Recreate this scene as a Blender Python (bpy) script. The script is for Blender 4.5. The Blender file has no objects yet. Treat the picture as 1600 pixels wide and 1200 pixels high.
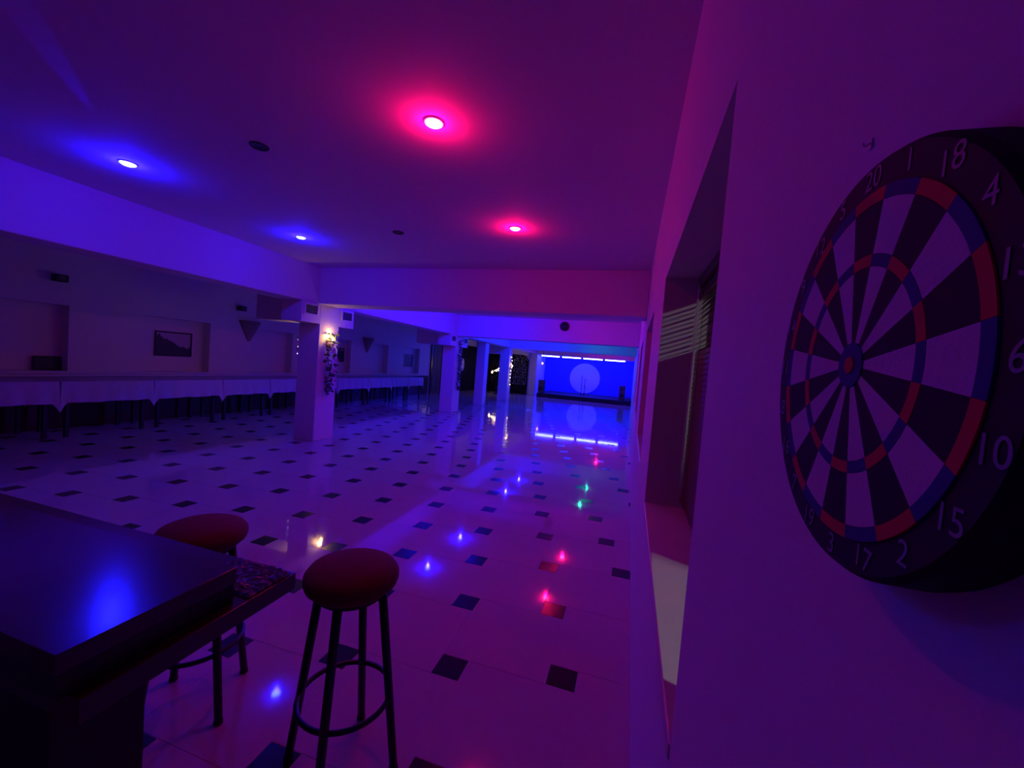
import bpy, bmesh, math, random
from mathutils import Vector, Matrix
random.seed(7)
S = bpy.context.scene
COL = S.collection
PI = math.pi

# ------------------------------------------------------------------ camera
H = 1.40576                       # eye height
F_PX, PITCH, ROLL, YAW = 633.5, 0.0449457, 0.0793276, math.radians(16.2)
def to_room(v):                   # camera-yaw frame -> room frame (Y runs along the right wall)
    return Vector((v[0]*math.cos(YAW)-v[1]*math.sin(YAW), v[0]*math.sin(YAW)+v[1]*math.cos(YAW), v[2]))
_f = Vector((0, math.cos(PITCH), -math.sin(PITCH))); _u = Vector((0, math.sin(PITCH), math.cos(PITCH))); _r = Vector((1, 0, 0))
_r2 = math.cos(ROLL)*_r + math.sin(ROLL)*_u
_u2 = -math.sin(ROLL)*_r + math.cos(ROLL)*_u
CR, CU, CF = to_room(_r2), to_room(_u2), to_room(_f)
cam_data = bpy.data.cameras.new('camera')
cam_data.sensor_width = 36.0
cam_data.lens = 36.0*F_PX/1600.0
cam_data.clip_start = 0.02
cam_data.clip_end = 80
cam = bpy.data.objects.new('camera', cam_data)
COL.objects.link(cam)
M3 = Matrix((CR, CU, -CF)).transposed()
cam.matrix_world = Matrix.Translation((0, 0, H)) @ M3.to_4x4()
S.camera = cam

# ------------------------------------------------------------------ world, exposure
world = bpy.data.worlds.new('night'); S.world = world
world.use_nodes = True
world.node_tree.nodes['Background'].inputs[0].default_value = (0.02, 0.015, 0.05, 1)
world.node_tree.nodes['Background'].inputs[1].default_value = 0.05
vs = S.view_settings
vs.view_transform = 'Standard'; vs.look = 'None'; vs.gamma = 1.0; vs.exposure = 0.5
vs.use_curve_mapping = False

RED, BLUE, GREEN, WARM = (1.0, 0.001, 0.12), (0.004, 0.002, 1.0), (0.0, 1.0, 0.45), (1.0, 0.46, 0.13)
P_RED, P_BLUE, P_GREEN = 4.1, 12.0, 1.0
P_BLUE_FAR, P_RED_FAR = 60.0, 6.0
P_SCONCE = 2.6
TUBE_STRENGTH = 220.0
def point_light(name, loc, color, power, radius=0.03, parent=None):
    l = bpy.data.lights.new(name, 'POINT'); l.color = color; l.energy = power; l.shadow_soft_size = radius
    o = bpy.data.objects.new(name, l); COL.objects.link(o)
    if parent: o.parent = parent
    o.location = loc
    return o
def spot_light(name, loc, target, color, power, size, blend=0.3, radius=0.03):
    l = bpy.data.lights.new(name, 'SPOT'); l.color = color; l.energy = power; l.spot_size = size; l.spot_blend = blend; l.shadow_soft_size = radius
    o = bpy.data.objects.new(name, l); COL.objects.link(o)
    o.location = loc
    o.rotation_euler = (Vector(target)-Vector(loc)).to_track_quat('-Z', 'Y').to_euler()
    return o
# street lights outside the window on the right
spot_light('street_light', (4.6, -1.7, 3.4), (0.285, 2.02, 1.72), (0.9, 0.85, 1.0), 2200, math.radians(3.8), 1.0, 0.65)
spot_light('yard_light', (4.4, -0.6, 2.05), (0.285, 1.05, 0.82), (0.85, 0.88, 1.0), 330, math.radians(9.0), 0.3, 0.05)
# extra spot added beside the upper left blue lamp to draw a ceiling streak
spot_light('streak_spot', (-3.56, 2.02, 2.592), (-2.25, 0.86, 2.65), BLUE, 45.0, math.radians(6.0), 0.7, 0.004)

# ------------------------------------------------------------------ materials
MATS = {}
def mat(name, color, rough=0.5, metal=0.0, emit=None, strength=0.0, bump=0.0, bscale=40.0, vary=0.0, vscale=6.0, coat=0.0, spec=0.5, sheen=0.0, transmission=0.0):
    m = bpy.data.materials.new(name); m.use_nodes = True
    nt = m.node_tree; b = nt.nodes['Principled BSDF']
    b.inputs['Base Color'].default_value = (*color, 1)
    b.inputs['Roughness'].default_value = rough
    b.inputs['Metallic'].default_value = metal
    b.inputs['Specular IOR Level'].default_value = spec
    b.inputs['Coat Weight'].default_value = coat
    b.inputs['Sheen Weight'].default_value = sheen
    b.inputs['Transmission Weight'].default_value = transmission
    if emit:
        b.inputs['Emission Color'].default_value = (*emit, 1); b.inputs['Emission Strength'].default_value = strength
    if vary or bump:
        tc = nt.nodes.new('ShaderNodeTexCoord')
    if vary:
        n = nt.nodes.new('ShaderNodeTexNoise'); n.inputs['Scale'].default_value = vscale; n.inputs['Detail'].default_value = 6
        nt.links.new(tc.outputs['Object'], n.inputs['Vector'])
        mx = nt.nodes.new('ShaderNodeMix'); mx.data_type = 'RGBA'
        mx.inputs[6].default_value = (*[c*(1-vary) for c in color], 1); mx.inputs[7].default_value = (*[min(1, c*(1+vary)) for c in color], 1)
        nt.links.new(n.outputs['Fac'], mx.inputs[0]); nt.links.new(mx.outputs[2], b.inputs['Base Color'])
    if bump:
        n2 = nt.nodes.new('ShaderNodeTexNoise'); n2.inputs['Scale'].default_value = bscale; n2.inputs['Detail'].default_value = 4
        nt.links.new(tc.outputs['Object'], n2.inputs['Vector'])
        bp = nt.nodes.new('ShaderNodeBump'); bp.inputs['Strength'].default_value = bump; bp.inputs['Distance'].default_value = 0.01
        nt.links.new(n2.outputs['Fac'], bp.inputs['Height']); nt.links.new(bp.outputs['Normal'], b.inputs['Normal'])
    MATS[name] = m
    return m
PAINT = mat('white_paint', (0.72, 0.70, 0.68), 0.75, bump=0.06, bscale=60, vary=0.04, vscale=2)
CEIL = mat('ceiling_paint', (0.74, 0.72, 0.71), 0.8, bump=0.04, bscale=80)
TILE = mat('cream_tile', (0.50, 0.47, 0.45), 0.045, bump=0.006, bscale=5, vary=0.06, vscale=3, spec=0.85)
INSET = mat('black_tile', (0.012, 0.012, 0.016), 0.16, bump=0.01, bscale=6)
GROUT = mat('grout', (0.50, 0.47, 0.45), 0.5)
DOORW = mat('door_wood', (0.04, 0.016, 0.012), 0.6, bump=0.04, bscale=12, vary=0.3, vscale=4)
BLACK = mat('black_metal', (0.010, 0.010, 0.012), 0.4)
BLACKPL = mat('black_plastic', (0.012, 0.012, 0.014), 0.5)
DARKWOOD = mat('dark_wood', (0.045, 0.018, 0.012), 0.22, bump=0.04, bscale=12, vary=0.35, vscale=4, spec=0.55)
BARSIDE = mat('bar_side', (0.014, 0.006, 0.006), 0.5, vary=0.3, vscale=6)
BARWOOD = mat('bar_lacquer', (0.05, 0.017, 0.012), 0.17, bump=0.05, bscale=7, vary=0.35, vscale=5, spec=0.6)
REDVELVET = mat('red_velvet', (0.145, 0.003, 0.012), 0.85, bump=0.2, bscale=220, sheen=0.05)
DARKFABRIC = mat('dark_fabric', (0.03, 0.01, 0.015), 0.9)
CLOTH = mat('white_cloth', (0.48, 0.46, 0.46), 0.45, bump=0.15, bscale=18)
WHITEPL = mat('white_plastic', (0.75, 0.74, 0.72), 0.45)
GRILLE = mat('grey_grille', (0.10, 0.10, 0.10), 0.6)
BLINDM = mat('brown_slat', (0.16, 0.05, 0.05), 0.35)
GLASS = bpy.data.materials.new('night_glass'); GLASS.use_nodes = True
_nt = GLASS.node_tree; _nt.nodes.remove(_nt.nodes['Principled BSDF'])
_tr = _nt.nodes.new('ShaderNodeBsdfTransparent'); _gl = _nt.nodes.new('ShaderNodeBsdfGlossy'); _gl.inputs['Roughness'].default_value = 0.02
_mx = _nt.nodes.new('ShaderNodeMixShader'); _mx.inputs[0].default_value = 0.07
_nt.links.new(_tr.outputs[0], _mx.inputs[1]); _nt.links.new(_gl.outputs[0], _mx.inputs[2])
_nt.links.new(_mx.outputs[0], _nt.nodes['Material Output'].inputs['Surface'])
SILLM = mat('sill_stone', (0.62, 0.58, 0.56), 0.35, bump=0.08, bscale=30, vary=0.08, vscale=12)
LEAF = mat('leaf_green', (0.06, 0.10, 0.04), 0.55, vary=0.4, vscale=30)
SILVERLEAF = mat('silver_leaf', (0.45, 0.47, 0.55), 0.3, metal=0.4)
PETAL = mat('pale_petal', (0.75, 0.62, 0.55), 0.7)
BRASS = mat('brass', (0.5, 0.33, 0.12), 0.35, metal=0.9)
CURTAIN = mat('added_curtain', (0.014, 0.012, 0.018), 0.9)
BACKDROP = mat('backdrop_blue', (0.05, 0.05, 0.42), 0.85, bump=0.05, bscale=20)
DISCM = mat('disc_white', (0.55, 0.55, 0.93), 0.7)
STAGEM = mat('stage_carpet', (0.02, 0.02, 0.03), 0.8)
CHROME = mat('chrome', (0.6, 0.6, 0.62), 0.2, metal=1.0)
PLASTIC = mat('clear_film', (0.10, 0.12, 0.2), 0.12, bump=0.5, bscale=60, spec=0.8)
BOARDBLACK = mat('board_black', (0.006, 0.006, 0.008), 0.8)
SISALW = mat('board_white', (0.62, 0.58, 0.60), 0.85, bump=0.1, bscale=400)
SISALB = mat('board_dark', (0.008, 0.008, 0.010), 0.85)
SISALR = mat('board_red', (0.62, 0.02, 0.03), 0.85)
SISALBL = mat('board_blue', (0.02, 0.03, 0.20), 0.85)
NUMW = mat('board_number', (0.22, 0.23, 0.27), 0.6)
def bulb_mat(name, col, s): return mat(name, (0.8, 0.8, 0.8), 0.4, emit=col, strength=s)
B_RED = bulb_mat('bulb_red', (1, 0.03, 0.10), 38)
B_BLUE = bulb_mat('bulb_blue', (0.03, 0.045, 1), 60)
B_GREEN = bulb_mat('bulb_green', (0.05, 1, 0.55), 26)
B_WARM = bulb_mat('bulb_warm', (1, 0.55, 0.18), 22)
B_FAIRY = bulb_mat('fairy_bulb', (1, 0.68, 0.30), 14)
B_FAIRYW = bulb_mat('fairy_bulb_dim', (0.9, 0.85, 1.0), 1.2)
B_TUBE = bulb_mat('tube_blue', (0.013, 0.015, 1.0), TUBE_STRENGTH)
B_PINK = bulb_mat('bulb_pink', (1.0, 0.45, 0.8), 3)

# ------------------------------------------------------------------ mesh helpers
class MB:
    def __init__(self): self.v = []; self.f = []
    def poly(self, verts, faces):
        o = len(self.v); self.v += [tuple(v) for v in verts]; self.f += [tuple(i+o for i in f) for f in faces]; return self
    def box(self, a, b):
        x0, y0, z0 = a; x1, y1, z1 = b
        return self.poly([(x0,y0,z0),(x1,y0,z0),(x1,y1,z0),(x0,y1,z0),(x0,y0,z1),(x1,y0,z1),(x1,y1,z1),(x0,y1,z1)],
                         [(0,3,2,1),(4,5,6,7),(0,1,5,4),(1,2,6,5),(2,3,7,6),(3,0,4,7)])
    def tube(self, pts, rad, n=8, closed=False):
        pts = [Vector(p) for p in pts]; N = len(pts); rings = []
        rads = rad if isinstance(rad, (list, tuple)) else [rad]*N
        o = len(self.v)
        for i, p in enumerate(pts):
            if closed: t = pts[(i+1) % N]-pts[i-1]
            else: t = pts[min(i+1, N-1)]-pts[max(i-1, 0)]
            t.normalize()
            a = t.cross(Vector((0, 0, 1)))
            if a.length < 0.05: a = t.cross(Vector((1, 0, 0)))
            a.normalize(); b = t.cross(a)
            for k in range(n):
                an = 2*PI*k/n
                self.v.append(tuple(p+rads[i]*(math.cos(an)*a+math.sin(an)*b)))
        for i in range(N if closed else N-1):
            j = (i+1) % N
            for k in range(n):
                self.f.append((o+i*n+k, o+i*n+(k+1) % n, o+j*n+(k+1) % n, o+j*n+k))
        if not closed:
            self.f.append(tuple(o+k for k in range(n))[::-1]); self.f.append(tuple(o+(N-1)*n+k for k in range(n)))
        return self
    def lathe(self, prof, c=(0,0,0), n=32, axis='Z', squash=None):
        o = len(self.v)
        for r, z in prof:
            for k in range(n):
                a = 2*PI*k/n
                if axis == 'Z': p = (c[0]+r*math.cos(a), c[1]+r*math.sin(a), c[2]+z)
                elif axis == 'X': p = (c[0]+z, c[1]+r*math.cos(a), c[2]+r*math.sin(a))
                else: p = (c[0]+r*math.cos(a), c[1]+z, c[2]+r*math.sin(a))
                self.v.append(p)
        for i in range(len(prof)-1):
            for k in range(n):
                self.f.append((o+i*n+k, o+i*n+(k+1) % n, o+(i+1)*n+(k+1) % n, o+(i+1)*n+k))
        if prof[0][0] > 1e-6: self.f.append(tuple(o+k for k in range(n))[::-1])
        if prof[-1][0] > 1e-6: self.f.append(tuple(o+(len(prof)-1)*n+k for k in range(n)))
        return self
    def build(self, name, material, parent=None, smooth=False, bevel=0.0, loc=None):
        me = bpy.data.meshes.new(name)
        me.from_pydata(self.v, [], self.f); me.update()
        bm = bmesh.new(); bm.from_mesh(me)
        bmesh.ops.remove_doubles(bm, verts=bm.verts, dist=1e-6)
        bmesh.ops.recalc_face_normals(bm, faces=bm.faces)
        bm.to_mesh(me); bm.free()
        if smooth:
            for p in me.polygons: p.use_smooth = True
        me.materials.append(material)
        o = bpy.data.objects.new(name, me); COL.objects.link(o)
        if bevel:
            md = o.modifiers.new('bevel', 'BEVEL'); md.width = bevel; md.segments = 2; md.limit_method = 'ANGLE'
        if parent: o.parent = parent
        if loc: o.location = loc
        return o
def box(name, a, b, m, parent=None, bevel=0.0): return MB().box(a, b).build(name, m, parent, bevel=bevel)
def tag(o, label=None, cat=None, group=None, kind=None):
    if label: o['label'] = label
    if cat: o['category'] = cat
    if group: o['group'] = group
    if kind: o['kind'] = kind
    return o
def thing(name, label, cat, loc=(0,0,0), rz=0.0, group=None):
    o = bpy.data.objects.new(name, None); COL.objects.link(o); o.empty_display_size = 0.1
    o.location = loc; o.rotation_euler = (0, 0, rz)
    return tag(o, label, cat, group)
def struct(o, label=None, cat=None):
    o['kind'] = 'structure'
    return tag(o, label, cat)
def copy_tree(o, parent=None):
    c = o.copy(); COL.objects.link(c); c.parent = parent
    for ch in list(o.children): copy_tree(ch, c)
    return c

# ------------------------------------------------------------------ setting
XR, XL = 0.12, -7.80            # right and left wall planes
XC0, XC1 = -4.97, -4.59         # column row
YB, YF = -3.0, 22.0             # back and far wall
ZC, ZB = 2.65, 2.11             # ceiling, beam underside
EY = 20.0                       # end wall of the left wing

# floor with pinwheel tiling: large cream tiles and small black insets
LAT = 0.5166
A_T, B_T = LAT*math.cos(math.radians(14.7)), LAT*math.sin(math.radians(14.7))
floor = box('floor', (XL-0.3, YB-0.3, -0.12), (XR+0.3, YF+0.3, -0.0011), GROUT)
struct(floor, 'cream tiled floor with small black inset tiles', 'floor')
th = -0.0259985
def dot_centre(i, j):
    x = (-1.37563+math.cos(th)*i-math.sin(th)*j)*LAT; y = (2.53073+math.sin(th)*i+math.cos(th)*j)*LAT
    v = to_room((x, y, 0)); return v.x, v.y
GAP = 0.0009
def clip(x0, y0, x1, y1):
    x0, x1 = max(x0, XL), min(x1, XR+0.0); y0, y1 = max(y0, YB), min(y1, YF)
    return (x0, y0, x1, y1) if x1-x0 > 0.01 and y1-y0 > 0.01 else None
def screen_size(x, y):
    d = Vector((x, y, -H)); z = d.dot(CF)
    if z < 0.15: return 0
    px, py = 800+F_PX*d.dot(CR)/z, 600-F_PX*d.dot(CU)/z
    if not (-120 < px < 1010 and py < 1330): return 0
    return 1/z**3
bigs, smalls = [], []
for i in range(-60, 60):
    for j in range(-60, 60):
        x, y = dot_centre(i, j)
        if not (XL-1 < x < XR+1 and YB-1 < y < YF+1): continue
        smalls.append((x, y, clip(x-B_T/2+GAP, y-B_T/2+GAP, x+B_T/2-GAP, y+B_T/2-GAP), B_T))
        x0, y0 = x-A_T-B_T/2, y-B_T/2
        bigs.append((x0+A_T/2, y0+A_T/2, clip(x0+GAP, y0+GAP, x0+A_T-GAP, y0+A_T-GAP), A_T))
def tile_mesh(mb, r):
    x0, y0, x1, y1 = r; c = 0.0012
    return mb.poly([(x0,y0,-0.006),(x1,y0,-0.006),(x1,y1,-0.006),(x0,y1,-0.006),(x0,y0,-c*0.6),(x1,y0,-c*0.6),(x1,y1,-c*0.6),(x0,y1,-c*0.6),(x0+c,y0+c,0),(x1-c,y0+c,0),(x1-c,y1-c,0),(x0+c,y1-c,0)],
                   [(0,1,5,4),(1,2,6,5),(2,3,7,6),(3,0,4,7),(4,5,9,8),(5,6,10,9),(6,7,11,10),(7,4,8,11),(8,9,10,11)])
def lay(cells, name, stuff_name, m):
    cells = [c for c in cells if c[2]]
    cells.sort(key=lambda c: -screen_size(c[0], c[1]))
    shared = None; rest = MB()
    for k, (cx, cy, r, s) in enumerate(cells):
        full = abs((r[2]-r[0])-(s-2*GAP)) < 1e-5 and abs((r[3]-r[1])-(s-2*GAP)) < 1e-5
        if k < 300 and screen_size(cx, cy) > 0:
            if full:
                if shared is None:
                    hs = s/2-GAP
                    o = tile_mesh(MB(), (-hs, -hs, hs, hs)).build(name, m, floor); shared = o.data
                else:
                    o = bpy.data.objects.new(name, shared); COL.objects.link(o); o.parent = floor
                o.location = (cx, cy, 0)
            else:
                tile_mesh(MB(), r).build(name, m, floor)
        else: tile_mesh(rest, r)
    tag(rest.build(stuff_name, m, floor), kind='stuff')
lay(bigs, 'floor_tile', 'floor_tile_field', TILE)
lay(smalls, 'inset_tile', 'inset_tile_field', INSET)

struct(box('ceiling', (XL-0.3, YB-0.3, ZC), (XR+0.3, YF+0.3, ZC+0.15), CEIL), 'white painted ceiling with coloured downlights', 'ceiling')
# right wall with three deep window openings
WZ0, WZ1 = 0.785, 1.885
WINS = [(0.725, 2.10), (3.09, 4.50), (5.75, 7.15), (8.2, 9.6)]
XW = XR+0.34
mb = MB()
ys = YB
for a, b in WINS:
    mb.box((XR, ys, 0), (XW, a, ZC)); mb.box((XR, a, 0), (XW, b, WZ0-0.03)); mb.box((XR, a, WZ1), (XW, b, ZC)); ys = b
mb.box((XR, ys, 0), (XW, YF, ZC))
struct(mb.build('wall_right', PAINT), 'white plastered right wall with deep window openings', 'wall')
# left wall with recessed niches
NICHE = [(2.72, 3.82), (4.76, 5.86), (6.74, 7.84), (8.85, 9.95), (10.72, 11.82), (12.80, 13.90)]
NZ0, NZ1, ND = 0.82, 1.76, 0.17
mb = MB(); ys = YB
for a, b in NICHE:
    mb.box((XL-ND, ys, 0), (XL, a, ZC)); mb.box((XL-ND, a, 0), (XL, b, NZ0)); mb.box((XL-ND, a, NZ1), (XL, b, ZC)); ys = b
mb.box((XL-ND, ys, 0), (XL, YF, ZC)); mb.box((XL-ND-0.12, YB, 0), (XL-ND, YF, ZC))
wl = struct(mb.build('wall_left', PAINT), 'plastered wall of the side wing with recessed niches', 'wall')
mb = MB().box((XL, YB, 0.785), (XL+0.03, 14.6, 0.82))
struct(mb.build('trim_1', PAINT, bevel=0.004), 'narrow ledge along the side wing wall under the niches', 'ledge')
struct(box('wall_back', (XL-0.3, YB-0.2, 0), (XR+0.3, YB, ZC), PAINT), 'plain wall behind the bar', 'wall')
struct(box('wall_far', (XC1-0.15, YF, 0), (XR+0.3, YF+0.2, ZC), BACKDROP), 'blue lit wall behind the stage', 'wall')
struct(box('wall_end', (XL-0.3, EY, 0), (XC0, EY+0.2, ZC), PAINT), 'end wall of the side wing behind added dark curtains', 'wall')
struct(box('wall_stage', (XC1-0.15, EY+0.4, 0), (XC1, YF, ZC), PAINT), 'white wall beside the stage left of the disc', 'wall')

# beams
def beam(name, a, b, label): return struct(box(name, a, b, PAINT, bevel=0.008), label, 'beam')
beam('beam', (XC0, YB, ZB), (XC1, YF, ZC), 'long white ceiling beam running over the column row')
BY = [5.06, 10.12, 15.1, 19.95]
for k, (y, lab) in enumerate(zip(BY, ['wide white cross beam nearest the camera', 'white cross beam carrying the round black speaker', 'white cross beam third from the camera', 'white cross beam over the stage front'])):
    beam('cross_beam', (XC1, y, ZB-0.005-0.012*k), (XR, y+0.42, ZC), lab)
    if k < 3:
        beam('bracket_beam', (-5.83, y+0.04, 1.83), (XC0, y+0.38, ZC), ['short beam stub left of the garland column', 'short beam stub left of the second column', 'short beam stub left of the fairy light column'][k])
# columns
COLS = [(XC0, XC1, 5.10, 5.53, 'white square column with the lit sconce and flower garland'),
        (XC0, XC1, 10.10, 10.55, 'second white square column with dark leafy garland'),
        (-5.03, -4.72, 12.78, 13.12, 'slim bright blue column between the second and fairy light columns'),
        (XC0, XC1, 15.12, 15.55, 'white square column with vertical string of fairy lights'),
        (XC0, XC1, 19.98, 20.42, 'farthest white square column beside the stage')]
for x0, x1, y0, y1, lab in COLS:
    struct(box('column', (x0, y0, 0), (x1, y1, ZB), PAINT, bevel=0.01), lab, 'column')

# ------------------------------------------------------------------ windows, sills, blinds
def build_window(n, y0, y1):
    w = bpy.data.objects.new('window_%d' % n, None); COL.objects.link(w); w.location = (XW-0.03, (y0+y1)/2, WZ0)
    struct(w, ['window with closed brown blind beside the dartboard', 'second window recess along the right wall', 'third window recess along the right wall', 'farthest window recess along the right wall'][n-1], 'window')
    Y = (y1-y0)/2; Z = WZ1-WZ0
    fx0, fx1 = -0.05, 0.0; fb = 0.035
    for a, b in (((fx0,-Y,0),(fx1,-Y+0.05,Z)), ((fx0,Y-0.05,0),(fx1,Y,Z)), ((fx0,-Y+0.05,0),(fx1,Y-0.05,fb)), ((fx0,-Y+0.05,Z-0.05),(fx1,Y-0.05,Z)), ((fx0,-0.025,fb),(fx1,0.025,Z-0.05))):
        MB().box(a, b).build('window_frame', WHITEPL, w, bevel=0.004)
    for s in (-1, 1):
        a, b = (0.025, Y-0.05) if s > 0 else (-Y+0.05, -0.025)
        MB().box((fx0+0.02, a, fb), (fx0+0.026, b, Z-0.05)).build('pane', GLASS, w)
    MB().box((XR-0.004-w.location.x, -Y, -0.03), (0.03, Y, 0)).build('window_sill', SILLM, w, bevel=0.004)
    return w
for k, (a, b) in enumerate(WINS): build_window(k+1, a, b)
def slat_shape(y0, y1, w=0.030, tilt=75):
    # one curved slat in local coordinates, width across, tilted about Y
    t = math.radians(tilt); mbs = MB(); n = 4; top = []; bot = []
    for k in range(n+1):
        u = (k/n-0.5)*w; c = 0.0025*(1-(2*u/w)**2)
        for z, lst in ((c, top), (c-0.0012, bot)):
            lst.append((u*math.cos(t)-z*math.sin(t), u*math.sin(t)+z*math.cos(t)))
    v = [(p[0], y0, p[1]) for p in top]+[(p[0], y1, p[1]) for p in top]+[(p[0], y0, p[1]) for p in bot]+[(p[0], y1, p[1]) for p in bot]
    m = n+1; f = []
    for k in range(n):
        f += [(k, k+1, m+k+1, m+k), (2*m+k+1, 2*m+k, 3*m+k, 3*m+k+1), (k+1, k, 2*m+k, 2*m+k+1), (m+k, m+k+1, 3*m+k+1, 3*m+k)]
    f += [(0, m, 3*m, 2*m), (m-1, 3*m-1, 4*m-1, 2*m-1)]
    return mbs.poly(v, f)
def build_blind(y0, y1, x, label, drop=0.058):
    bl = thing('venetian_blind', label, 'blind', (x, (y0+y1)/2, WZ0), group='venetian blinds on the right wall')
    Y = (y1-y0)/2-0.012; Z = WZ1-WZ0
    MB().box((-0.02, -Y, Z-0.045), (0.02, Y, Z-0.003)).build('head_rail', BLINDM, bl, bevel=0.003)
    tilts = {}
    n = 44; zt, zb = Z-0.06, drop+0.02
    for k in range(n):
        f = k/(n-1); z = zt+(zb-zt)*f
        t = 76 if not (2 <= k <= 12) else (38 if k % 2 else 28)
        if t not in tilts:
            o = slat_shape(-Y, Y, 0.030, t).build('slat', BLINDM, bl); tilts[t] = o.data
        else:
            o = bpy.data.objects.new('slat', tilts[t]); COL.objects.link(o); o.parent = bl
        o.location = (0, 0, z)
        # the blind hangs a little crooked: its near end is pulled up at the bottom
        o.rotation_euler = (-0.018*f**2, 0, 0)
    r = MB().box((-0.012, -Y, -0.008), (0.012, Y, 0.008)).build('bottom_rail', BLINDM, bl, bevel=0.003)
    r.location = (0, 0, drop); r.rotation_euler = (-0.018, 0, 0)
    for yy in (-Y*0.7, Y*0.7):
        MB().tube([(-0.017, yy, drop), (-0.017, yy, Z-0.02)], 0.001, 5).build('cord', BLINDM, bl)
    MB().tube([(-0.03, Y-0.12, 0.25), (-0.03, Y-0.12, Z-0.05)], 0.003, 6).build('tilt_wand', WHITEPL, bl)
    return bl
build_blind(*WINS[0], XR+0.165, 'brown slatted blind hanging in the window beside the dartboard')
build_blind(*WINS[1], XR+0.165, 'brown slatted blind in the second window along the right wall')
build_blind(*WINS[2], XR+0.165, 'brown slatted blind in the third window along the right wall')
build_blind(*WINS[3], XR+0.165, 'brown slatted blind in the farthest window of the right wall')

# ------------------------------------------------------------------ dartboard
def build_dartboard():
    cx, cy, cz = 0.0997, 0.2296, 1.4187
    d = thing('dartboard', 'small round dartboard hanging on the wall right of the window', 'dartboard', (XR, cy, cz))
    fx = cx-XR                                         # front face, local x
    MB().lathe([(0.0, -0.0), (0.0935, -0.0), (0.0945, -0.004), (0.0945, fx+0.003), (0.0925, fx), (0.0, fx)], (0,0,0), 96, 'X').build('board', BOARDBLACK, d)
    def P(r, a, x): return (x, -r*math.sin(a), r*math.cos(a))      # a clockwise from the top as one looks at it
    def seg(name, r0, r1, a0, a1, m, lift):
        n = 5; v = []; g = 0.0001
        for x in (fx-lift, fx+0.0002):
            for k in range(n+1):
                v.append(P(r0+g, a0+(a1-a0)*k/n, x)); v.append(P(r1-g, a0+(a1-a0)*k/n, x))
        f = []; m2 = 2*(n+1)
        for k in range(n):
            i = 2*k
            f += [(i, i+1, i+3, i+2), (m2+i, m2+i+2, m2+i+3, m2+i+1), (i, i+2, m2+i+2, m2+i), (i+1, m2+i+1, m2+i+3, i+3)]
        f += [(0, m2, m2+1, 1), (2*n, 2*n+1, m2+2*n+1, m2+2*n)]
        return MB().poly(v, f).build(name, m, d)
    order = [20, 1, 18, 4, 13, 6, 10, 15, 2, 17, 3, 19, 7, 16, 8, 11, 14, 9, 12, 5]
    w = math.radians(18)
    for k, num in enumerate(order):
        a0, a1 = (k-0.5)*w+0.001, (k+0.5)*w-0.001
        dark = k % 2 == 0
        seg('inner_wedge', 0.0105, 0.0451, a0, a1, SISALB if dark else SISALW, 0.0006)
        seg('triple_segment', 0.0451, 0.0505, a0, a1, SISALR if dark else SISALBL, 0.0007)
        seg('outer_wedge', 0.0505, 0.0736, a0, a1, SISALB if dark else SISALW, 0.0006)
        seg('double_segment', 0.0736, 0.0795, a0, a1, SISALR if dark else SISALBL, 0.0007)
        cu = bpy.data.curves.new('number', 'FONT'); cu.body = str(num); cu.size = 0.0135; cu.align_x = 'CENTER'; cu.align_y = 'CENTER'; cu.extrude = 0.0001
        t = bpy.data.objects.new('number_tmp', cu); COL.objects.link(t)
        bpy.context.view_layer.update()
        me = bpy.data.meshes.new_from_object(t.evaluated_get(bpy.context.evaluated_depsgraph_get()))
        bpy.data.objects.remove(t)
        o = bpy.data.objects.new('number', me); COL.objects.link(o); o.parent = d
        me.materials.clear(); me.materials.append(NUMW)
        pos = P(0.0862, k*w, fx-0.0002)
        o.matrix_local = Matrix.Translation(pos) @ Matrix(((0, 0, -1), (-1, 0, 0), (0, 1, 0))).to_4x4()
    MB().lathe([(0.0, 0.0), (0.0105, 0.0), (0.0105, -0.0013), (0.0042, -0.0013), (0.0, -0.0013)], (fx+0.0002, 0, 0), 32, 'X').build('outer_bull', SISALBL, d)
    MB().lathe([(0.0, 0.0), (0.0040, 0.0), (0.0040, -0.0018), (0.0, -0.0018)], (fx+0.0002, 0, 0), 24, 'X').build('bullseye', SISALR, d)
build_dartboard()
h = thing('wall_hook', 'tiny clear plastic hook on the wall above the dartboard', 'hook', (XR, 0.283, 1.548))
MB().box((-0.001, -0.0015, -0.003), (0, 0.0015, 0.003)).build('back_plate', WHITEPL, h, bevel=0.0003)
MB().tube([(-0.0006, 0, 0.001), (-0.003, 0, -0.001), (-0.004, 0, -0.0005), (-0.0042, 0, 0.0012)], 0.0005, 6).build('hook_arm', WHITEPL, h, smooth=True)

# ------------------------------------------------------------------ bar counter and stools
bar = thing('bar_counter', 'dark lacquered bar counter with raised top in the near left corner', 'bar counter', (-1.4, 0.5, 0))
bx, by = 1.4, -0.5
XBL = -2.9
def bb(name, a, b, m, bev=0.006): return MB().box((a[0]+bx, a[1]+by, a[2]), (b[0]+bx, b[1]+by, b[2])).build(name, m, bar, bevel=bev)
bb('bar_top', (XBL, 0.357, 0.918), (-0.737, 0.630, 0.95), BARWOOD, 0.0008)
bb('riser', (XBL, 0.360, 0.88), (-0.739, 0.627, 0.918), BARSIDE, 0.0005)
bb('ledge', (XBL, 0.372, 0.842), (-0.713, 0.763, 0.88), BARWOOD, 0.0008)
bb('front_panel', (XBL, 0.40, 0.06), (-0.835, 0.535, 0.842), BARSIDE, 0.002)
bb('plinth', (XBL, 0.39, 0.0), (-0.81, 0.54, 0.06), BLACKPL)
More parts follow.
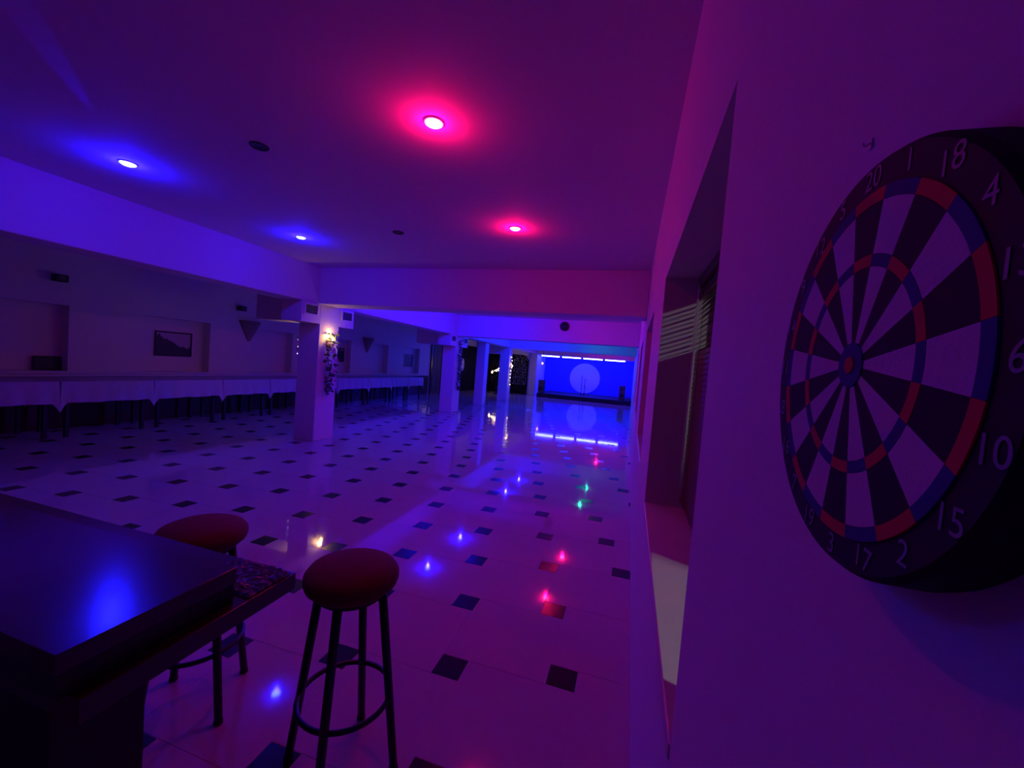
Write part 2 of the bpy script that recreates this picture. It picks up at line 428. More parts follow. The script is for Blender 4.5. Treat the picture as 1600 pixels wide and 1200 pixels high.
# crumpled clear film lying on the corner of the ledge
n = 26; v = []; f = []
for i in range(n+1):
    for j in range(n+1):
        x = -0.88+0.16*i/n; y = 0.645+0.11*j/n
        e = min(i, j, n-i, n-j)
        z = 0.8812+(0 if e == 0 else 0.002+0.004*abs(math.sin(i*0.9+math.sin(j*0.7)*1.5))+random.uniform(0.0, 0.003))
        v.append((x+random.uniform(-.004, .004), y+random.uniform(-.003, .003), z))
for i in range(n):
    for j in range(n): f.append((i*(n+1)+j, (i+1)*(n+1)+j, (i+1)*(n+1)+j+1, i*(n+1)+j+1))
film = MB().poly(v, f).build('plastic_film', PLASTIC)
sol = film.modifiers.new('thickness', 'SOLIDIFY'); sol.thickness = 0.0006; sol.offset = 1
tag(film, 'crumpled shiny plastic film on the end of the bar ledge', 'plastic film')

def build_stool(loc, rz, label):
    s = thing('bar_stool', label, 'stool', (loc[0], loc[1], 0), rz, 'red topped bar stools')
    prof = [(0.0, 0.632), (0.132, 0.632), (0.146, 0.645), (0.151, 0.660), (0.150, 0.676), (0.137, 0.694), (0.107, 0.707), (0.062, 0.715), (0.0, 0.718)]
    MB().lathe(prof, (0,0,0), 48).build('seat_cushion', REDVELVET, s, smooth=True)
    MB().lathe([(0.0, 0.598), (0.092, 0.598), (0.108, 0.606), (0.134, 0.638), (0.10, 0.642), (0.0, 0.642)], (0,0,0), 40).build('seat_base', DARKFABRIC, s, smooth=False)
    for a, b in ((-1,-1),(1,-1),(1,1),(-1,1)):
        t = 0.075; q = 0.128
        lg = MB().tube([(a*t, b*t, 0.606), (a*q, b*q, 0.012)], [0.0145, 0.0135], 12).build('leg', BLACK, s, smooth=True)
        MB().lathe([(0.0, 0.0), (0.0155, 0.0), (0.0160, 0.006), (0.0145, 0.016), (0.0, 0.016)], (a*q, b*q, 0), 12).build('foot_cap', BLACKPL, lg)
    R = 0.148
    MB().tube([(R*math.cos(2*PI*k/48), R*math.sin(2*PI*k/48), 0.25) for k in range(48)], 0.0085, 8, True).build('foot_ring', BLACK, s, smooth=True)
    return s
build_stool((-0.833, 1.140), math.atan2(0.227, 0.128), 'red round bar stool standing clear beside the bar end')
build_stool((-1.525, 1.150), math.atan2(0.208, -0.129), 'red round bar stool half hidden behind the bar counter')

# ------------------------------------------------------------------ ceiling lamps
def build_downlight(x, y, kind, label):
    d = thing('ceiling_downlight', label, 'ceiling light', (x, y, ZC), group='round ceiling downlights')
    MB().lathe([(0.046, 0.0), (0.056, 0.0), (0.056, -0.004), (0.051, -0.008), (0.047, -0.006)], (0,0,0), 32).build('trim_ring', WHITEPL if kind != 'off' else BLACKPL, d, smooth=True)
    m = {'red': B_RED, 'blue': B_BLUE, 'green': B_GREEN, 'off': BLACKPL}[kind]
    dn = 0.020 if kind != 'off' else 0.004
    MB().lathe([(0.047, -0.002), (0.045, -dn*0.5), (0.034, -dn*0.85), (0.016, -dn), (0.0, -dn)], (0,0,0), 24).build('lens', m, d, smooth=True)
    if kind != 'off':
        c, p = {'red': (RED, P_RED if y < 5 else P_RED_FAR), 'blue': (BLUE, P_BLUE if y < 5 else P_BLUE_FAR), 'green': (GREEN, P_GREEN)}[kind]
        point_light('downlight_'+kind, (0, 0, -0.055), c, p, 0.022, d)
for x, y, k, lab in (
    (-1.11, 1.96, 'red', 'red glowing downlight nearest the camera in the ceiling'),
    (-1.12, 3.56, 'red', 'small red glowing downlight just before the first cross beam'),
    (-3.625, 2.07, 'blue', 'blue glowing downlight at the upper left of the ceiling'),
    (-3.655, 3.71, 'blue', 'blue glowing downlight close above the garland column'),
    (-2.352, 2.02, 'off', 'unlit downlight between the nearest blue and red lamps'),
    (-2.365, 3.62, 'off', 'unlit downlight just before the first cross beam'),
    (-3.46, 7.05, 'blue', 'blue downlight hidden behind first beam, nearest blue reflection on floor'),
    (-3.43, 8.55, 'blue', 'blue downlight hidden behind first beam, second blue reflection on floor'),
    (-3.50, 12.3, 'blue', 'blue downlight behind the second beam, third blue reflection on floor'),
    (-3.50, 13.9, 'blue', 'blue downlight behind the second beam, farthest blue reflection on floor'),
    (-1.10, 6.98, 'red', 'red downlight hidden behind first beam, nearest red reflection on floor'),
    (-1.08, 8.65, 'red', 'red downlight hidden behind first beam, second red reflection on floor'),
    (-1.14, 12.3, 'green', 'green downlight behind second beam, nearer green reflection on floor'),
    (-1.14, 14.2, 'green', 'green downlight behind second beam, farther green reflection on floor'),
    (-1.17, 18.6, 'red', 'small red downlight before the stage seen as faint floor reflection')):
    build_downlight(x, y, k, lab)

# ------------------------------------------------------------------ vents beside the column heads
def build_vent(y0, y1, label):
    v = thing('vent_box', label, 'vent', (XC1, (y0+y1)/2, 1.81), group='vent boxes beside the column heads')
    Y = (y1-y0)/2; W = 0.36
    MB().box((-W, -Y, 0), (0.0, Y, ZB-1.81)).build('housing', PAINT, v, bevel=0.004)
    z0, z1 = 0.105, 0.275; yy = min(Y-0.04, 0.135)
    for a, b in (((0,-yy,z0),(0.014,yy,z0+0.022)), ((0,-yy,z1-0.022),(0.014,yy,z1)), ((0,-yy,z0+0.022),(0.014,-yy+0.022,z1-0.022)), ((0,yy-0.022,z0+0.022),(0.014,yy,z1-0.022))):
        MB().box(a, b).build('grille_frame', WHITEPL, v, bevel=0.002)
    MB().box((0, -yy+0.022, z0+0.022), (0.003, yy-0.022, z1-0.022)).build('backing', BLACKPL, v)
    for k in range(6):
        z = z0+0.03+k*0.0205
        MB().poly([(0.003,-yy+.022,z),(0.003,yy-.022,z),(0.011,yy-.022,z+.011),(0.011,-yy+.022,z+.011),(0.003,-yy+.022,z+.002),(0.003,yy-.022,z+.002),(0.011,yy-.022,z+.013),(0.011,-yy+.022,z+.013)],
                  [(0,1,2,3),(4,7,6,5),(0,4,5,1),(1,5,6,2),(2,6,7,3),(3,7,4,0)]).build('grille_slat', GRILLE, v)
build_vent(4.74, 5.10, 'white vent box with dark grille on near side of garland column')
build_vent(5.53, 5.88, 'white vent box with dark grille on far side of garland column')
build_vent(9.74, 10.10, 'small vent box on near side of the second column')
build_vent(10.55, 10.90, 'small vent box on far side of the second column')

# ------------------------------------------------------------------ sconces and garlands
def leaf_cluster(mb, base, n, spread, size, drop, out=0.05):
    for k in range(n):
        f = k/n
        p = Vector(base)+Vector((random.uniform(0.01, out), random.uniform(-spread, spread)*(1-0.35*f), -drop*f+random.uniform(-.03, .03)))
        d = Vector((random.uniform(0.2, 1), random.uniform(-1, 1), random.uniform(-1.2, 0.2))).normalized()
        s = d.cross(Vector((random.uniform(-.3,.3), random.uniform(-.3,.3), 1))).normalized()
        nn = d.cross(s)*0.15
        L = size*random.uniform(0.7, 1.3); W = L*0.38
        mb.poly([p, p+d*L*0.5+s*W+nn*L, p+d*L, p+d*L*0.5-s*W+nn*L, p+d*L*0.5-nn*L*0.6], [(0,1,4),(1,2,4),(2,3,4),(3,0,4)])
def flower(parent, loc, r):
    mb = MB()
    for ring, (rr_, tilt, cnt) in enumerate(((r, 0.25, 6), (r*0.7, 0.8, 5), (r*0.4, 1.2, 4))):
        for k in range(cnt):
            a = 2*PI*k/cnt+ring*0.5
            c, s = math.cos(a), math.sin(a); ct, st = math.cos(tilt), math.sin(tilt)
            def q(u, w): # petal point: u along, w across; flower faces +X
                return (loc[0]+u*rr_*st+0.2*r*ring, loc[1]+(u*rr_*ct*c-w*rr_*s), loc[2]+(u*rr_*ct*s+w*rr_*c))
            mb.poly([q(0.05,0), q(0.55,0.42), q(1.0,0.22), q(1.0,-0.22), q(0.55,-0.42)], [(0,1,2,3,4)])
    return mb.build('flower', PETAL, parent)
def build_sconce(x, y, z, sgn, label, power):
    s = thing('wall_sconce', label, 'wall lamp', (x, y, z), 0 if sgn > 0 else PI, 'candle wall lamps on the columns')
    MB().lathe([(0.0, 0.0), (0.045, 0.0), (0.040, 0.012), (0.012, 0.018), (0.0, 0.018)], (0,0,0), 24, 'X').build('wall_plate', BRASS, s, smooth=True)
    MB().tube([(0.012, 0, 0), (0.05, 0, -0.035), (0.085, 0, -0.025), (0.09, 0, 0.01)], 0.006, 8).build('arm', BRASS, s, smooth=True)
    ch = MB().lathe([(0.0, 0.005), (0.030, 0.012), (0.033, 0.018), (0.012, 0.022), (0.011, 0.07), (0.0, 0.07)], (0.09, 0, 0), 16).build('candle_holder', WHITEPL, s, smooth=True)
    MB().lathe([(0.0, 0.068), (0.013, 0.078), (0.017, 0.095), (0.010, 0.122), (0.0, 0.138)], (0.09, 0, 0), 16).build('bulb', B_WARM, ch, smooth=True)
    if power: point_light('sconce_light', (0.065, 0, 0.165), WARM, power, 0.03, s)
    return s
build_sconce(XC1, 5.30, 1.50, 1, 'lit candle wall lamp on the nearest column above its garland', P_SCONCE)
build_sconce(XC0, 5.30, 1.50, -1, 'candle wall lamp on the hidden left side of nearest column', P_SCONCE*0.3)
def build_garland(x, y, z, drop, n, label, flowers=0, fairy=0, spread=0.09, size=0.06, m=None, fm=None, out=0.05):
    g = thing('garland', label, 'garland', (x, y, z), group='leafy garlands hanging on the columns')
    MB().tube([(0.02, 0.03*math.sin(k*1.1), -drop*k/12) for k in range(13)], 0.006, 6).build('stem', LEAF, g, smooth=True)
    mb = MB(); leaf_cluster(mb, (0, 0, 0.06), n, spread, size, drop, out)
    tag(mb.build('leaves', m or LEAF, g), kind='stuff')
    for k in range(flowers):
        flower(g, (0.10, (-0.02, 0.05, 0.0, 0.04)[k % 4], -drop*(0.25+0.50*k/max(1, flowers-1))), 0.055)
    for k in range(fairy):
        c = (0.05+random.uniform(0, .02), random.uniform(-spread, spread)*0.7, -drop*(k+0.5)/fairy)
        MB().lathe([(0.0, -0.012), (0.010, -0.007), (0.012, 0.0), (0.009, 0.008), (0.0, 0.013)], c, 8).build('fairy_bulb', fm or B_FAIRY, g, smooth=True)
    return g
build_garland(XC1, 5.32, 1.66, 0.95, 80, 'flower garland hanging below the lit sconce on nearest column', flowers=4, spread=0.13, size=0.085, out=0.09)
build_garland(XC1, 10.33, 1.95, 1.35, 110, 'dark leafy garland hanging on the second column', spread=0.12, size=0.08)
build_garland(XC1, 15.30, 1.80, 1.20, 60, 'garland with fairy lights on the fourth column', fairy=9, spread=0.06)
g = build_garland(XC0, 5.13, 1.62, 0.32, 10, 'short string of three faint fairy bulbs left of nearest column', fairy=0, spread=0.02, size=0.03)
g.rotation_euler = (0, 0, PI)
for z in (-0.07, -0.18, -0.29):
    MB().lathe([(0.0, -0.010), (0.009, -0.005), (0.010, 0.0), (0.008, 0.007), (0.0, 0.011)], (0.03, 0.0, z), 8).build('fairy_bulb', B_FAIRYW, g, smooth=True)
build_sconce(XC1, 15.34, 1.30, 1, 'glowing lamp on the fairy light column', 0.5)

# ------------------------------------------------------------------ side wing: tables, pictures, speakers, door
XT0, XT1 = -7.68, -7.0
TAB = [2.30, 3.36, 4.43, 5.52, 6.52, 7.46, 8.50, 9.76, 10.86, 11.86, 12.86]
TABLAB = ['farthest left', 'second from left', 'third from left below the mountain picture', 'fourth from left', 'left of the garland column', 'hidden mostly by the garland column', 'just right of the garland column', 'below the half cone lamp right of column', 'second from the dark door', 'nearest the dark door']
def build_table(k, y0, y1):
    c = (y0+y1)/2; Y = (y1-y0)/2-0.015; lab = TABLAB[k]
    t = thing('dining_table', 'cloth covered dining table along wing wall, '+lab, 'table', ((XT0+XT1)/2, c, 0), group='dining tables along the wing wall')
    X = (XT1-XT0)/2
    MB().box((-X, -Y, 0.70), (X, Y, 0.735)).build('tabletop', DARKWOOD, t, bevel=0.004)
    for a in (-1, 1):
        for b in (-1, 1):
            MB().box((a*(X-0.07)-0.02, b*(Y-0.09)-0.02, 0), (a*(X-0.07)+0.02, b*(Y-0.09)+0.02, 0.70)).build('leg', BLACK, t)
    # cloth: top sheet and hanging skirt with longer corner drapes
    mb = MB(); xs, ye = X+0.008, Y+0.006
    per = []
    def side(p, q, n):
        for i in range(n):
            f = i/n; per.append((p[0]+(q[0]-p[0])*f, p[1]+(q[1]-p[1])*f, min(f, 1-f)))
    side((-xs,-ye), (xs,-ye), 24); side((xs,-ye), (xs,ye), 48); side((xs,ye), (-xs,ye), 24); side((-xs,ye), (-xs,-ye), 48)
    N = len(per); v = [(p[0], p[1], 0.742) for p in per]
    for lv in (1, 2, 3):
        for i, p in enumerate(per):
            drop = 0.28+0.004*math.sin(i*0.3+k*2)+0.12*max(0, 1-p[2]/0.065)**1.3
            nx, ny = (p[0]/xs)**9, (p[1]/ye)**9
            wv = 0.010*math.sin(i*0.62+k)*lv/3
            v.append((p[0]+nx*(0.004*lv+wv), p[1]+ny*min(0.003*lv, 0.008), 0.742-drop*lv/3))
    f = [tuple(range(N))]
    for lv in range(3):
        for i in range(N): f.append((lv*N+i, lv*N+(i+1) % N, (lv+1)*N+(i+1) % N, (lv+1)*N+i))
    cl = MB().poly(v, f).build('tablecloth', CLOTH, loc=((XT0+XT1)/2, c, 0))
    tag(cl, 'white cloth hanging over wing table, '+lab, 'tablecloth', 'white tablecloths in the wing')
for k in range(10): build_table(k, TAB[k], TAB[k+1])

def picture_mat(name, sky, land, scale, lvl):
    m = bpy.data.materials.new(name); m.use_nodes = True; nt = m.node_tree; b = nt.nodes['Principled BSDF']; b.inputs['Roughness'].default_value = 0.5
    tc = nt.nodes.new('ShaderNodeTexCoord'); sep = nt.nodes.new('ShaderNodeSeparateXYZ'); nt.links.new(tc.outputs['Object'], sep.inputs[0])
    cb = nt.nodes.new('ShaderNodeCombineXYZ'); nt.links.new(sep.outputs['Y'], cb.inputs[0])
    no = nt.nodes.new('ShaderNodeTexNoise'); no.inputs['Scale'].default_value = scale; no.inputs['Detail'].default_value = 5; nt.links.new(cb.outputs[0], no.inputs['Vector'])
    ma = nt.nodes.new('ShaderNodeMath'); ma.operation = 'MULTIPLY_ADD'; nt.links.new(no.outputs['Fac'], ma.inputs[0]); ma.inputs[1].default_value = 0.5; ma.inputs[2].default_value = lvl
    sl = nt.nodes.new('ShaderNodeMath'); sl.operation = 'MULTIPLY_ADD'; nt.links.new(sep.outputs['Y'], sl.inputs[0]); sl.inputs[1].default_value = -0.45; nt.links.new(ma.outputs[0], sl.inputs[2])
    gt = nt.nodes.new('ShaderNodeMath'); gt.operation = 'LESS_THAN'; nt.links.new(sep.outputs['Z'], gt.inputs[0]); nt.links.new(sl.outputs[0], gt.inputs[1])
    n2 = nt.nodes.new('ShaderNodeTexNoise'); n2.inputs['Scale'].default_value = 25; nt.links.new(tc.outputs['Object'], n2.inputs['Vector'])
    mx0 = nt.nodes.new('ShaderNodeMix'); mx0.data_type = 'RGBA'; nt.links.new(n2.outputs['Fac'], mx0.inputs[0]); mx0.inputs[6].default_value = (*[c*0.3 for c in land], 1); mx0.inputs[7].default_value = (*land, 1)
    mx = nt.nodes.new('ShaderNodeMix'); mx.data_type = 'RGBA'; nt.links.new(gt.outputs[0], mx.inputs[0]); mx.inputs[6].default_value = (*sky, 1); nt.links.new(mx0.outputs[2], mx.inputs[7])
    nt.links.new(mx.outputs[2], b.inputs['Base Color'])
    return m
PICM = picture_mat('mountain_picture', (0.50, 0.45, 0.48), (0.06, 0.09, 0.07), 5.0, -0.22)
PICM2 = picture_mat('dark_picture', (0.12, 0.11, 0.12), (0.05, 0.06, 0.07), 6.0, -0.05)
PICM3 = picture_mat('grey_picture', (0.30, 0.28, 0.30), (0.04, 0.04, 0.05), 9.0, -0.10)
def build_picture(y0, y1, z0, z1, x, m, label, fr=BLACKPL):
    p = thing('picture', label, 'picture', (x, (y0+y1)/2, (z0+z1)/2), group='framed pictures in the niches')
    Y, Z = (y1-y0)/2, (z1-z0)/2; w = 0.025
    MB().box((0.002, -Y+w, -Z+w), (0.010, Y-w, Z-w)).build('canvas', m, p)
    for a, b in (((0,-Y,-Z),(0.02,Y,-Z+w)), ((0,-Y,Z-w),(0.02,Y,Z)), ((0,-Y,-Z+w),(0.02,-Y+w,Z-w)), ((0,Y-w,-Z+w),(0.02,Y,Z-w))):
        MB().box(a, b).build('frame', fr, p, bevel=0.002)
XN = XL-ND
build_picture(5.02, 5.64, 1.09, 1.53, XN, PICM, 'dark mountain landscape picture in the wing niche left of the column')
build_picture(3.52, 3.81, 0.822, 1.02, XN+0.03, PICM2, 'small dark picture standing on the niche floor at far left')
build_picture(9.58, 9.86, 1.13, 1.53, XN, PICM3, 'dark picture in the niche just right of the garland column')
build_picture(13.02, 13.68, 1.06, 1.52, XN, PICM2, 'dark picture in the niche nearest the dark door')
def build_wall_speaker(y, z, label):
    s = thing('wall_speaker', label, 'speaker', (XL, y, z), group='small black wall speakers')
    MB().box((0, -0.02, -0.02), (0.06, 0.02, 0.02)).build('bracket', BLACK, s)
    MB().box((0.06, -0.07, -0.05), (0.16, 0.07, 0.05)).build('cabinet', BLACKPL, s, bevel=0.008)
    MB().lathe([(0.0, 0.0), (0.038, 0.0), (0.034, 0.004), (0.0, 0.002)], (0.16, 0, 0), 20, 'X').build('driver', GRILLE, s)
build_wall_speaker(3.66, 2.12, 'small black speaker high on wing wall at far left')
build_wall_speaker(6.40, 2.13, 'small black speaker high on wing wall left of the column')
# unlit half-cone wall uplighters between the niches
def build_uplighter(y, z, r, hh, label):
    u = thing('wall_uplighter', label, 'wall lamp', (XL, y, z), group='half cone wall uplighters in the wing')
    n = 16; v = []
    for rr, zz in ((0.03, -hh), (r*0.55, -hh*0.55), (r, 0.0), (r-0.02, 0.0), (r*0.5, -hh*0.5)):
        for k in range(n+1):
            a = -PI/2+PI*k/n; v.append((rr*math.cos(a)*0.6, rr*math.sin(a), zz))
    m = n+1; f = [(q*m+k, q*m+k+1, (q+1)*m+k+1, (q+1)*m+k) for q in range(4) for k in range(n)]
    MB().poly(v, f).build('shade', UPM, u, smooth=True)
    MB().box((0, -0.05, -hh*0.8), (0.02, 0.05, -hh*0.3)).build('wall_plate', BRASS, u, bevel=0.003)
    MB().lathe([(0.0, -0.05), (0.02, -0.04), (0.025, 0.0), (0.0, 0.03)], (r*0.25, 0, -hh*0.35), 12).build('bulb', WHITEPL, u, smooth=True)
UPM = mat('uplighter_shade', (0.30, 0.22, 0.20), 0.7)
build_uplighter(10.68, 1.90, 0.26, 0.44, 'brownish half cone wall lamp on wing wall right of the garland column')
build_uplighter(6.68, 1.90, 0.25, 0.42, 'brownish half cone wall lamp on wing wall left of the garland column')
struct(box('shade_panel', (XL, YB, 0.0), (XL+0.02, 14.7, 0.74), DARKWOOD), 'added dark dado behind the wing tables', 'panel')  # dark panel added so the wall under the tables reads as black shade
d = bpy.data.objects.new('door_1', None); COL.objects.link(d); d.location = (XL, 15.3, 0); struct(d, 'dark wooden door at the far end of the wing wall', 'door')
dl = MB().box((0, -0.42, 0), (0.04, 0.42, 2.02)).build('door_leaf', DOORW, d, bevel=0.004)
for z0, z1 in ((0.15, 0.85), (1.0, 1.9)):
    for y0, y1 in ((-0.33, -0.04), (0.04, 0.33)): MB().box((0.04, y0, z0), (0.052, y1, z1)).build('door_panel', DOORW, dl, bevel=0.006)
MB().tube([(0.04, -0.36, 1.0), (0.09, -0.36, 1.0), (0.095, -0.27, 1.0)], 0.009, 8).build('door_handle', CHROME, dl, smooth=True)
for y0, y1 in ((-0.50, -0.42), (0.42, 0.50)): MB().box((0, y0, 0), (0.06, y1, 2.10)).build('door_frame', DARKWOOD, d, bevel=0.004)
MB().box((0, -0.42, 2.02), (0.06, 0.42, 2.10)).build('door_frame', DARKWOOD, d, bevel=0.004)

# dark curtains, added to keep the unlit end of the wing black
def build_curtain(p, q, z1, nrm, label):
    p, q, nrm = Vector(p), Vector(q), Vector(nrm); n = 90; v = []; L = (q-p).length
    for z in (0.01, z1):
        for k in range(n+1):
            o = 0.06+0.045*math.sin(k*2*PI*L/n/0.22)
            s = p.lerp(q, k/n)+nrm*o; v.append((s.x, s.y, z))
    c = thing('curtain', label, 'curtain', tuple(p))
    v = [(a-p.x, b-p.y, z) for a, b, z in v]
    o = MB().poly(v, [(k, k+1, n+2+k, n+1+k) for k in range(n)]).build('fabric', CURTAIN, c, smooth=True)
    sd = o.modifiers.new('thickness', 'SOLIDIFY'); sd.thickness = 0.006
    MB().tube([tuple(nrm*0.06+Vector((0,0,z1))), tuple(q-p+nrm*0.06+Vector((0,0,z1)))], 0.014, 8).build('curtain_rod', BLACK, c)
build_curtain((XL, 16.6, 0), (XL, 19.8, 0), 2.2, (1, 0, 0), 'added black curtain along the wing wall beyond the dark door')
build_curtain((-7.65, EY, 0), (XC0-0.03, EY, 0), 2.0, (0, -1, 0), 'added black curtain hung across the end of the wing')
# arched header in front of the end curtain
mb = MB(); n = 20; x0, x1 = -7.75, XC0; v = []
for y in (EY-0.30, EY-0.18):
    for k in range(n+1):
        x = x0+(x1-x0)*k/n; z = 1.78+0.22*math.sqrt(max(0, 1-(2*((k/n*2) % 1)-1)**4))
        v += [(x, y, z), (x, y, ZC)]
f = []; m2 = 2*(n+1)
for k in range(n):
    i = 2*k; f += [(i, i+2, i+3, i+1), (m2+i, m2+i+1, m2+i+3, m2+i+2), (i, m2+i, m2+i+2, i+2)]
struct(mb.poly(v, f).build('trim_2', PAINT), 'white arched header at the end of the wing', 'arch')
ov = thing('oval_plaque', 'pale oval plaque hanging on the added black curtain', 'plaque', (-7.66, 17.75, 1.27))
MB().lathe([(0.0, 0.0), (0.16, 0.0), (0.15, 0.02), (0.0, 0.03)], (0,0,0), 32, 'X').build('plaque_face', WHITEPL, ov).scale = (1, 1, 1.9)
MB().tube([(0.01, 0, 0.25), (0.01, 0, 0.9)], 0.004, 6).build('hanging_cord', BLACK, ov)

# decorated plant with warm fairy lights at the end of the wing
pl = thing('lit_plant', 'potted plant wrapped in warm fairy lights behind the blue column', 'plant', (-6.0, 18.6, 0))
MB().lathe([(0.0, 0.0), (0.17, 0.0), (0.22, 0.36), (0.20, 0.36), (0.19, 0.33), (0.0, 0.33)], (0,0,0), 24).build('pot', BLACKPL, pl, smooth=True)
MB().tube([(0, 0, 0.33), (0.02, 0, 0.8), (-0.03, 0, 1.2)], 0.02, 8).build('trunk', DARKWOOD, pl, smooth=True)
mb = MB()
for k in range(140):
    a = random.uniform(0, 2*PI); r = random.uniform(0.05, 0.5); z = random.uniform(0.45, 1.6)
    p = Vector((r*math.cos(a), r*math.sin(a)*0.5, z)); dd = Vector((math.cos(a), math.sin(a), random.uniform(-.5, .6))).normalized(); s = dd.cross(Vector((0, 0, 1))).normalized(); L = 0.13
    mb.poly([p, p+dd*L*.5+s*L*.3, p+dd*L, p+dd*L*.5-s*L*.3], [(0,1,2,3)])
tag(mb.build('leaves', LEAF, pl), kind='stuff')
path = []
for k in range(24):
    f = k/23
    path.append((-0.40+0.95*f+random.uniform(-.05, .05), -0.30+random.uniform(-.04, .04), 1.02+0.46*f**1.2+random.uniform(-.08, .08)))
MB().tube(path, 0.004, 5).build('light_wire', BLACK, pl)
for p in path:
    MB().lathe([(0.0, -0.022), (0.018, -0.012), (0.022, 0.0), (0.016, 0.014), (0.0, 0.022)], p, 8).build('fairy_bulb', B_FAIRY, pl, smooth=True)
point_light('plant_light', (0.1, -0.5, 1.25), WARM, 1.2, 0.2, pl)
# silvery hanging cascade between the fairy light column and the stage column
g = thing('silver_garland', 'silvery leaf cascade hanging on added black curtain beside the stage column', 'garland', (-5.35, 19.688, 1.95))
for k in range(7):
    x = -0.30+0.10*k
    MB().tube([(x, 0.02*math.sin(k), 0), (x, 0, -1.45)], 0.003, 5).build('strand', BLACK, g)
    mb = MB()
    for q in range(16):
        p = Vector((x, 0, -0.09*q-0.05)); dd = Vector((random.uniform(-1, 1), random.uniform(-1, .2), random.uniform(-1, .3))).normalized(); s = dd.cross(Vector((0, 1, 0.2))).normalized(); L = 0.07
        mb.poly([p, p+dd*L*.5+s*L*.35, p+dd*L, p+dd*L*.5-s*L*.35], [(0,1,2,3)])
    tag(mb.build('leaves', SILVERLEAF, g), kind='stuff')
MB().tube([(-0.32, 0, 0), (0.35, 0, 0)], 0.008, 6).build('hanging_rod', BLACK, g)

# ------------------------------------------------------------------ stage
YS = 19.2
st = thing('stage', 'low dark stage platform in front of the blue wall', 'stage', (-2.2, YS, 0))
MB().box((-2.1, 0, 0), (2.3, YF-YS-0.01, 0.20)).build('platform', STAGEM, st, bevel=0.006)
MB().box((-2.1, -0.02, 0.16), (2.3, 0.0, 0.20)).build('edge_trim', BLACKPL, st)
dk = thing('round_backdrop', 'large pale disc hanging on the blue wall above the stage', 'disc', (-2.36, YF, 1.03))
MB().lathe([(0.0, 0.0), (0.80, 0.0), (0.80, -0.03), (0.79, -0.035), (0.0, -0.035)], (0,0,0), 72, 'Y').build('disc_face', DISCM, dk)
MB().tube([(-0.3, -0.01, 0.75), (0, -0.01, 1.25), (0.3, -0.01, 0.75)], 0.006, 6).build('hanging_wire', BLACK, dk)
tx = [(-4.36, -3.42), (-3.33, -2.38), (-2.29, -1.34), (-1.26, -0.30)]
TZ = 2.045
tl = ['leftmost', 'second from left', 'third from left', 'rightmost']
for k, (a, b) in enumerate(tx):
    t = thing('light_tube', tl[k]+' glowing tube of the row above the stage', 'light tube', ((a+b)/2*20.5/19.86, 20.5, TZ), group='glowing tubes above the stage')
    L = (b-a)/2*20.5/19.86
    MB().tube([(-L+0.02, 0, 0), (L-0.02, 0, 0)], 0.026, 12).build('tube', B_TUBE, t, smooth=True)
    for s in (-1, 1): MB().tube([(s*L, 0, 0), (s*(L-0.02), 0, 0)], 0.030, 12).build('end_cap', BLACKPL, t)
    MB().box((-L, -0.03, 0.026), (L, 0.03, 0.06)).build('batten', WHITEPL, t, bevel=0.003)
    for s in (-0.6, 0.6): MB().tube([(s*L, 0, 0.06), (s*L, 0, ZC-TZ)], 0.005, 6).build('hanging_rod', CHROME, t)
def build_pa(x, y, w, hgt, label):
    s = thing('stage_speaker', label, 'speaker', (x, y, 0.20), group='black stage speakers')
    cb = MB().box((-w/2, -0.18, 0), (w/2, 0.18, hgt)).build('cabinet', BLACKPL, s, bevel=0.015)
    MB().box((-w/2+0.02, -0.19, 0.03), (w/2-0.02, -0.18, hgt-0.03)).build('grille', GRILLE, cb)
    MB().lathe([(0.0, 0.0), (w*0.36, 0.0), (w*0.33, -0.006), (w*0.12, -0.004), (0.0, -0.008)], (0, -0.19, hgt*0.32), 24, 'Y').build('woofer', BLACKPL, cb)
    MB().lathe([(0.0, 0.0), (w*0.16, 0.0), (w*0.12, -0.006), (0.0, -0.003)], (0, -0.19, hgt*0.78), 20, 'Y').build('tweeter', BLACKPL, cb)
build_pa(-4.22, 19.85, 0.30, 0.62, 'black speaker box at the left end of the stage')
build_pa(-0.33, 19.85, 0.26, 0.66, 'black speaker box at the right end of the stage')
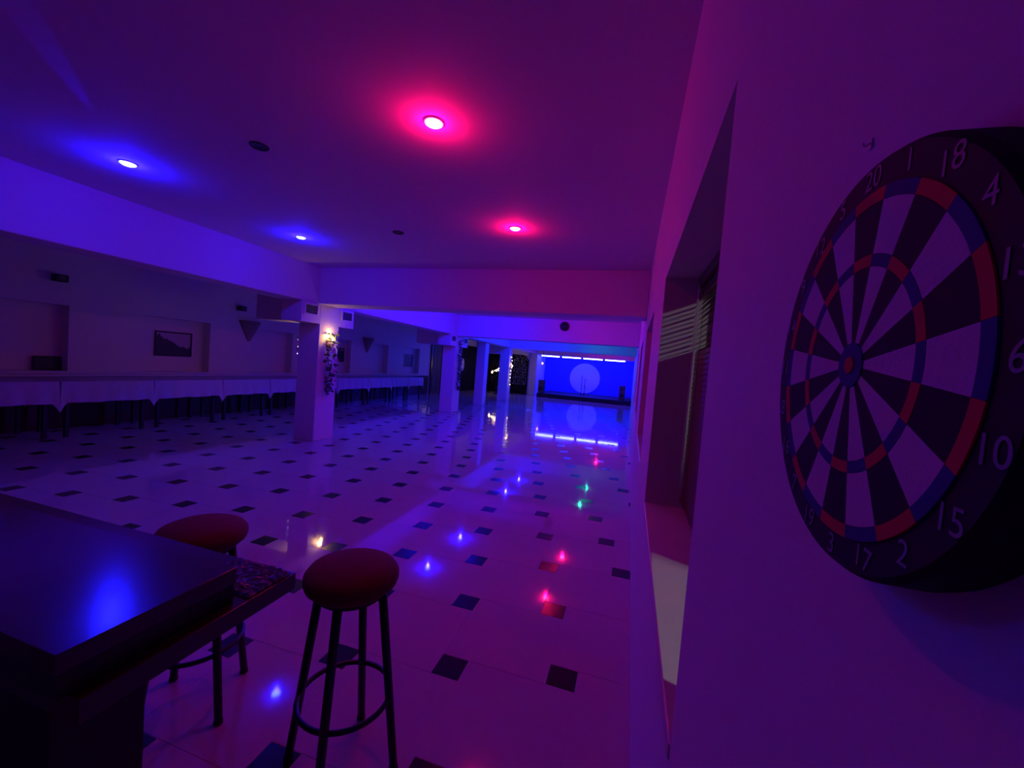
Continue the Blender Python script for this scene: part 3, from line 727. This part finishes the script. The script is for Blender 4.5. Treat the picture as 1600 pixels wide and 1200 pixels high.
def build_mic(x, y, top, label):
    m = thing('microphone_stand', label, 'microphone stand', (x, y, 0.20), group='microphone stands on the stage')
    MB().lathe([(0.0, 0.0), (0.06, 0.0), (0.06, 0.012), (0.03, 0.03), (0.0, 0.03)], (0,0,0), 24).build('base', BLACK, m, smooth=True)
    MB().tube([(0, 0, 0.02), (0, 0, top)], 0.019, 8).build('pole', BLACK, m, smooth=True)
    MB().lathe([(0.0, -0.03), (0.024, -0.02), (0.024, 0.02), (0.0, 0.03)], (0, 0, top*0.55), 12).build('clutch', BLACK, m)
    MB().tube([(0, 0, top), (0.02, -0.10, top+0.03)], 0.014, 8).build('microphone', BLACK, m, smooth=True)
    MB().lathe([(0.0, -0.035), (0.028, -0.02), (0.034, 0.0), (0.028, 0.022), (0.0, 0.035)], (0.025, -0.13, top+0.04), 12).build('grille_head', GRILLE, m, smooth=True)
build_mic(-2.34, 20.6, 0.93, 'taller microphone stand on the stage before the disc')
build_mic(-2.195, 20.72, 0.78, 'shorter microphone stand on the stage before the disc')
sp = thing('stage_lamp', 'small round lamp glowing pink at the left above the stage', 'stage lamp', (-4.25, 19.75, 1.64))
MB().lathe([(0.0, 0.12), (0.07, 0.12), (0.085, -0.02), (0.080, -0.03), (0.070, -0.02), (0.0, -0.02)], (0,0,0), 24, 'Y').build('housing', BLACK, sp, smooth=True)
MB().lathe([(0.0, -0.022), (0.05, -0.022), (0.045, -0.034), (0.0, -0.040)], (0,0,0), 20, 'Y').build('lens', B_PINK, sp, smooth=True)
MB().tube([(0, 0.05, 0.08), (0, 0.05, ZC-1.64)], 0.010, 8).build('hanger', BLACK, sp)
cs = thing('round_speaker', 'round black speaker on the second cross beam', 'speaker', (-1.69, BY[1], 2.485))
MB().lathe([(0.0, 0.0), (0.115, 0.0), (0.115, -0.03), (0.10, -0.045), (0.085, -0.035), (0.0, -0.03)], (0,0,0), 36, 'Y').build('housing', BLACKPL, cs, smooth=True)
MB().lathe([(0.0, 0.0), (0.084, 0.0), (0.06, -0.010), (0.0, -0.014)], (0, -0.030, 0), 28, 'Y').build('grille', BLACK, cs, smooth=True)
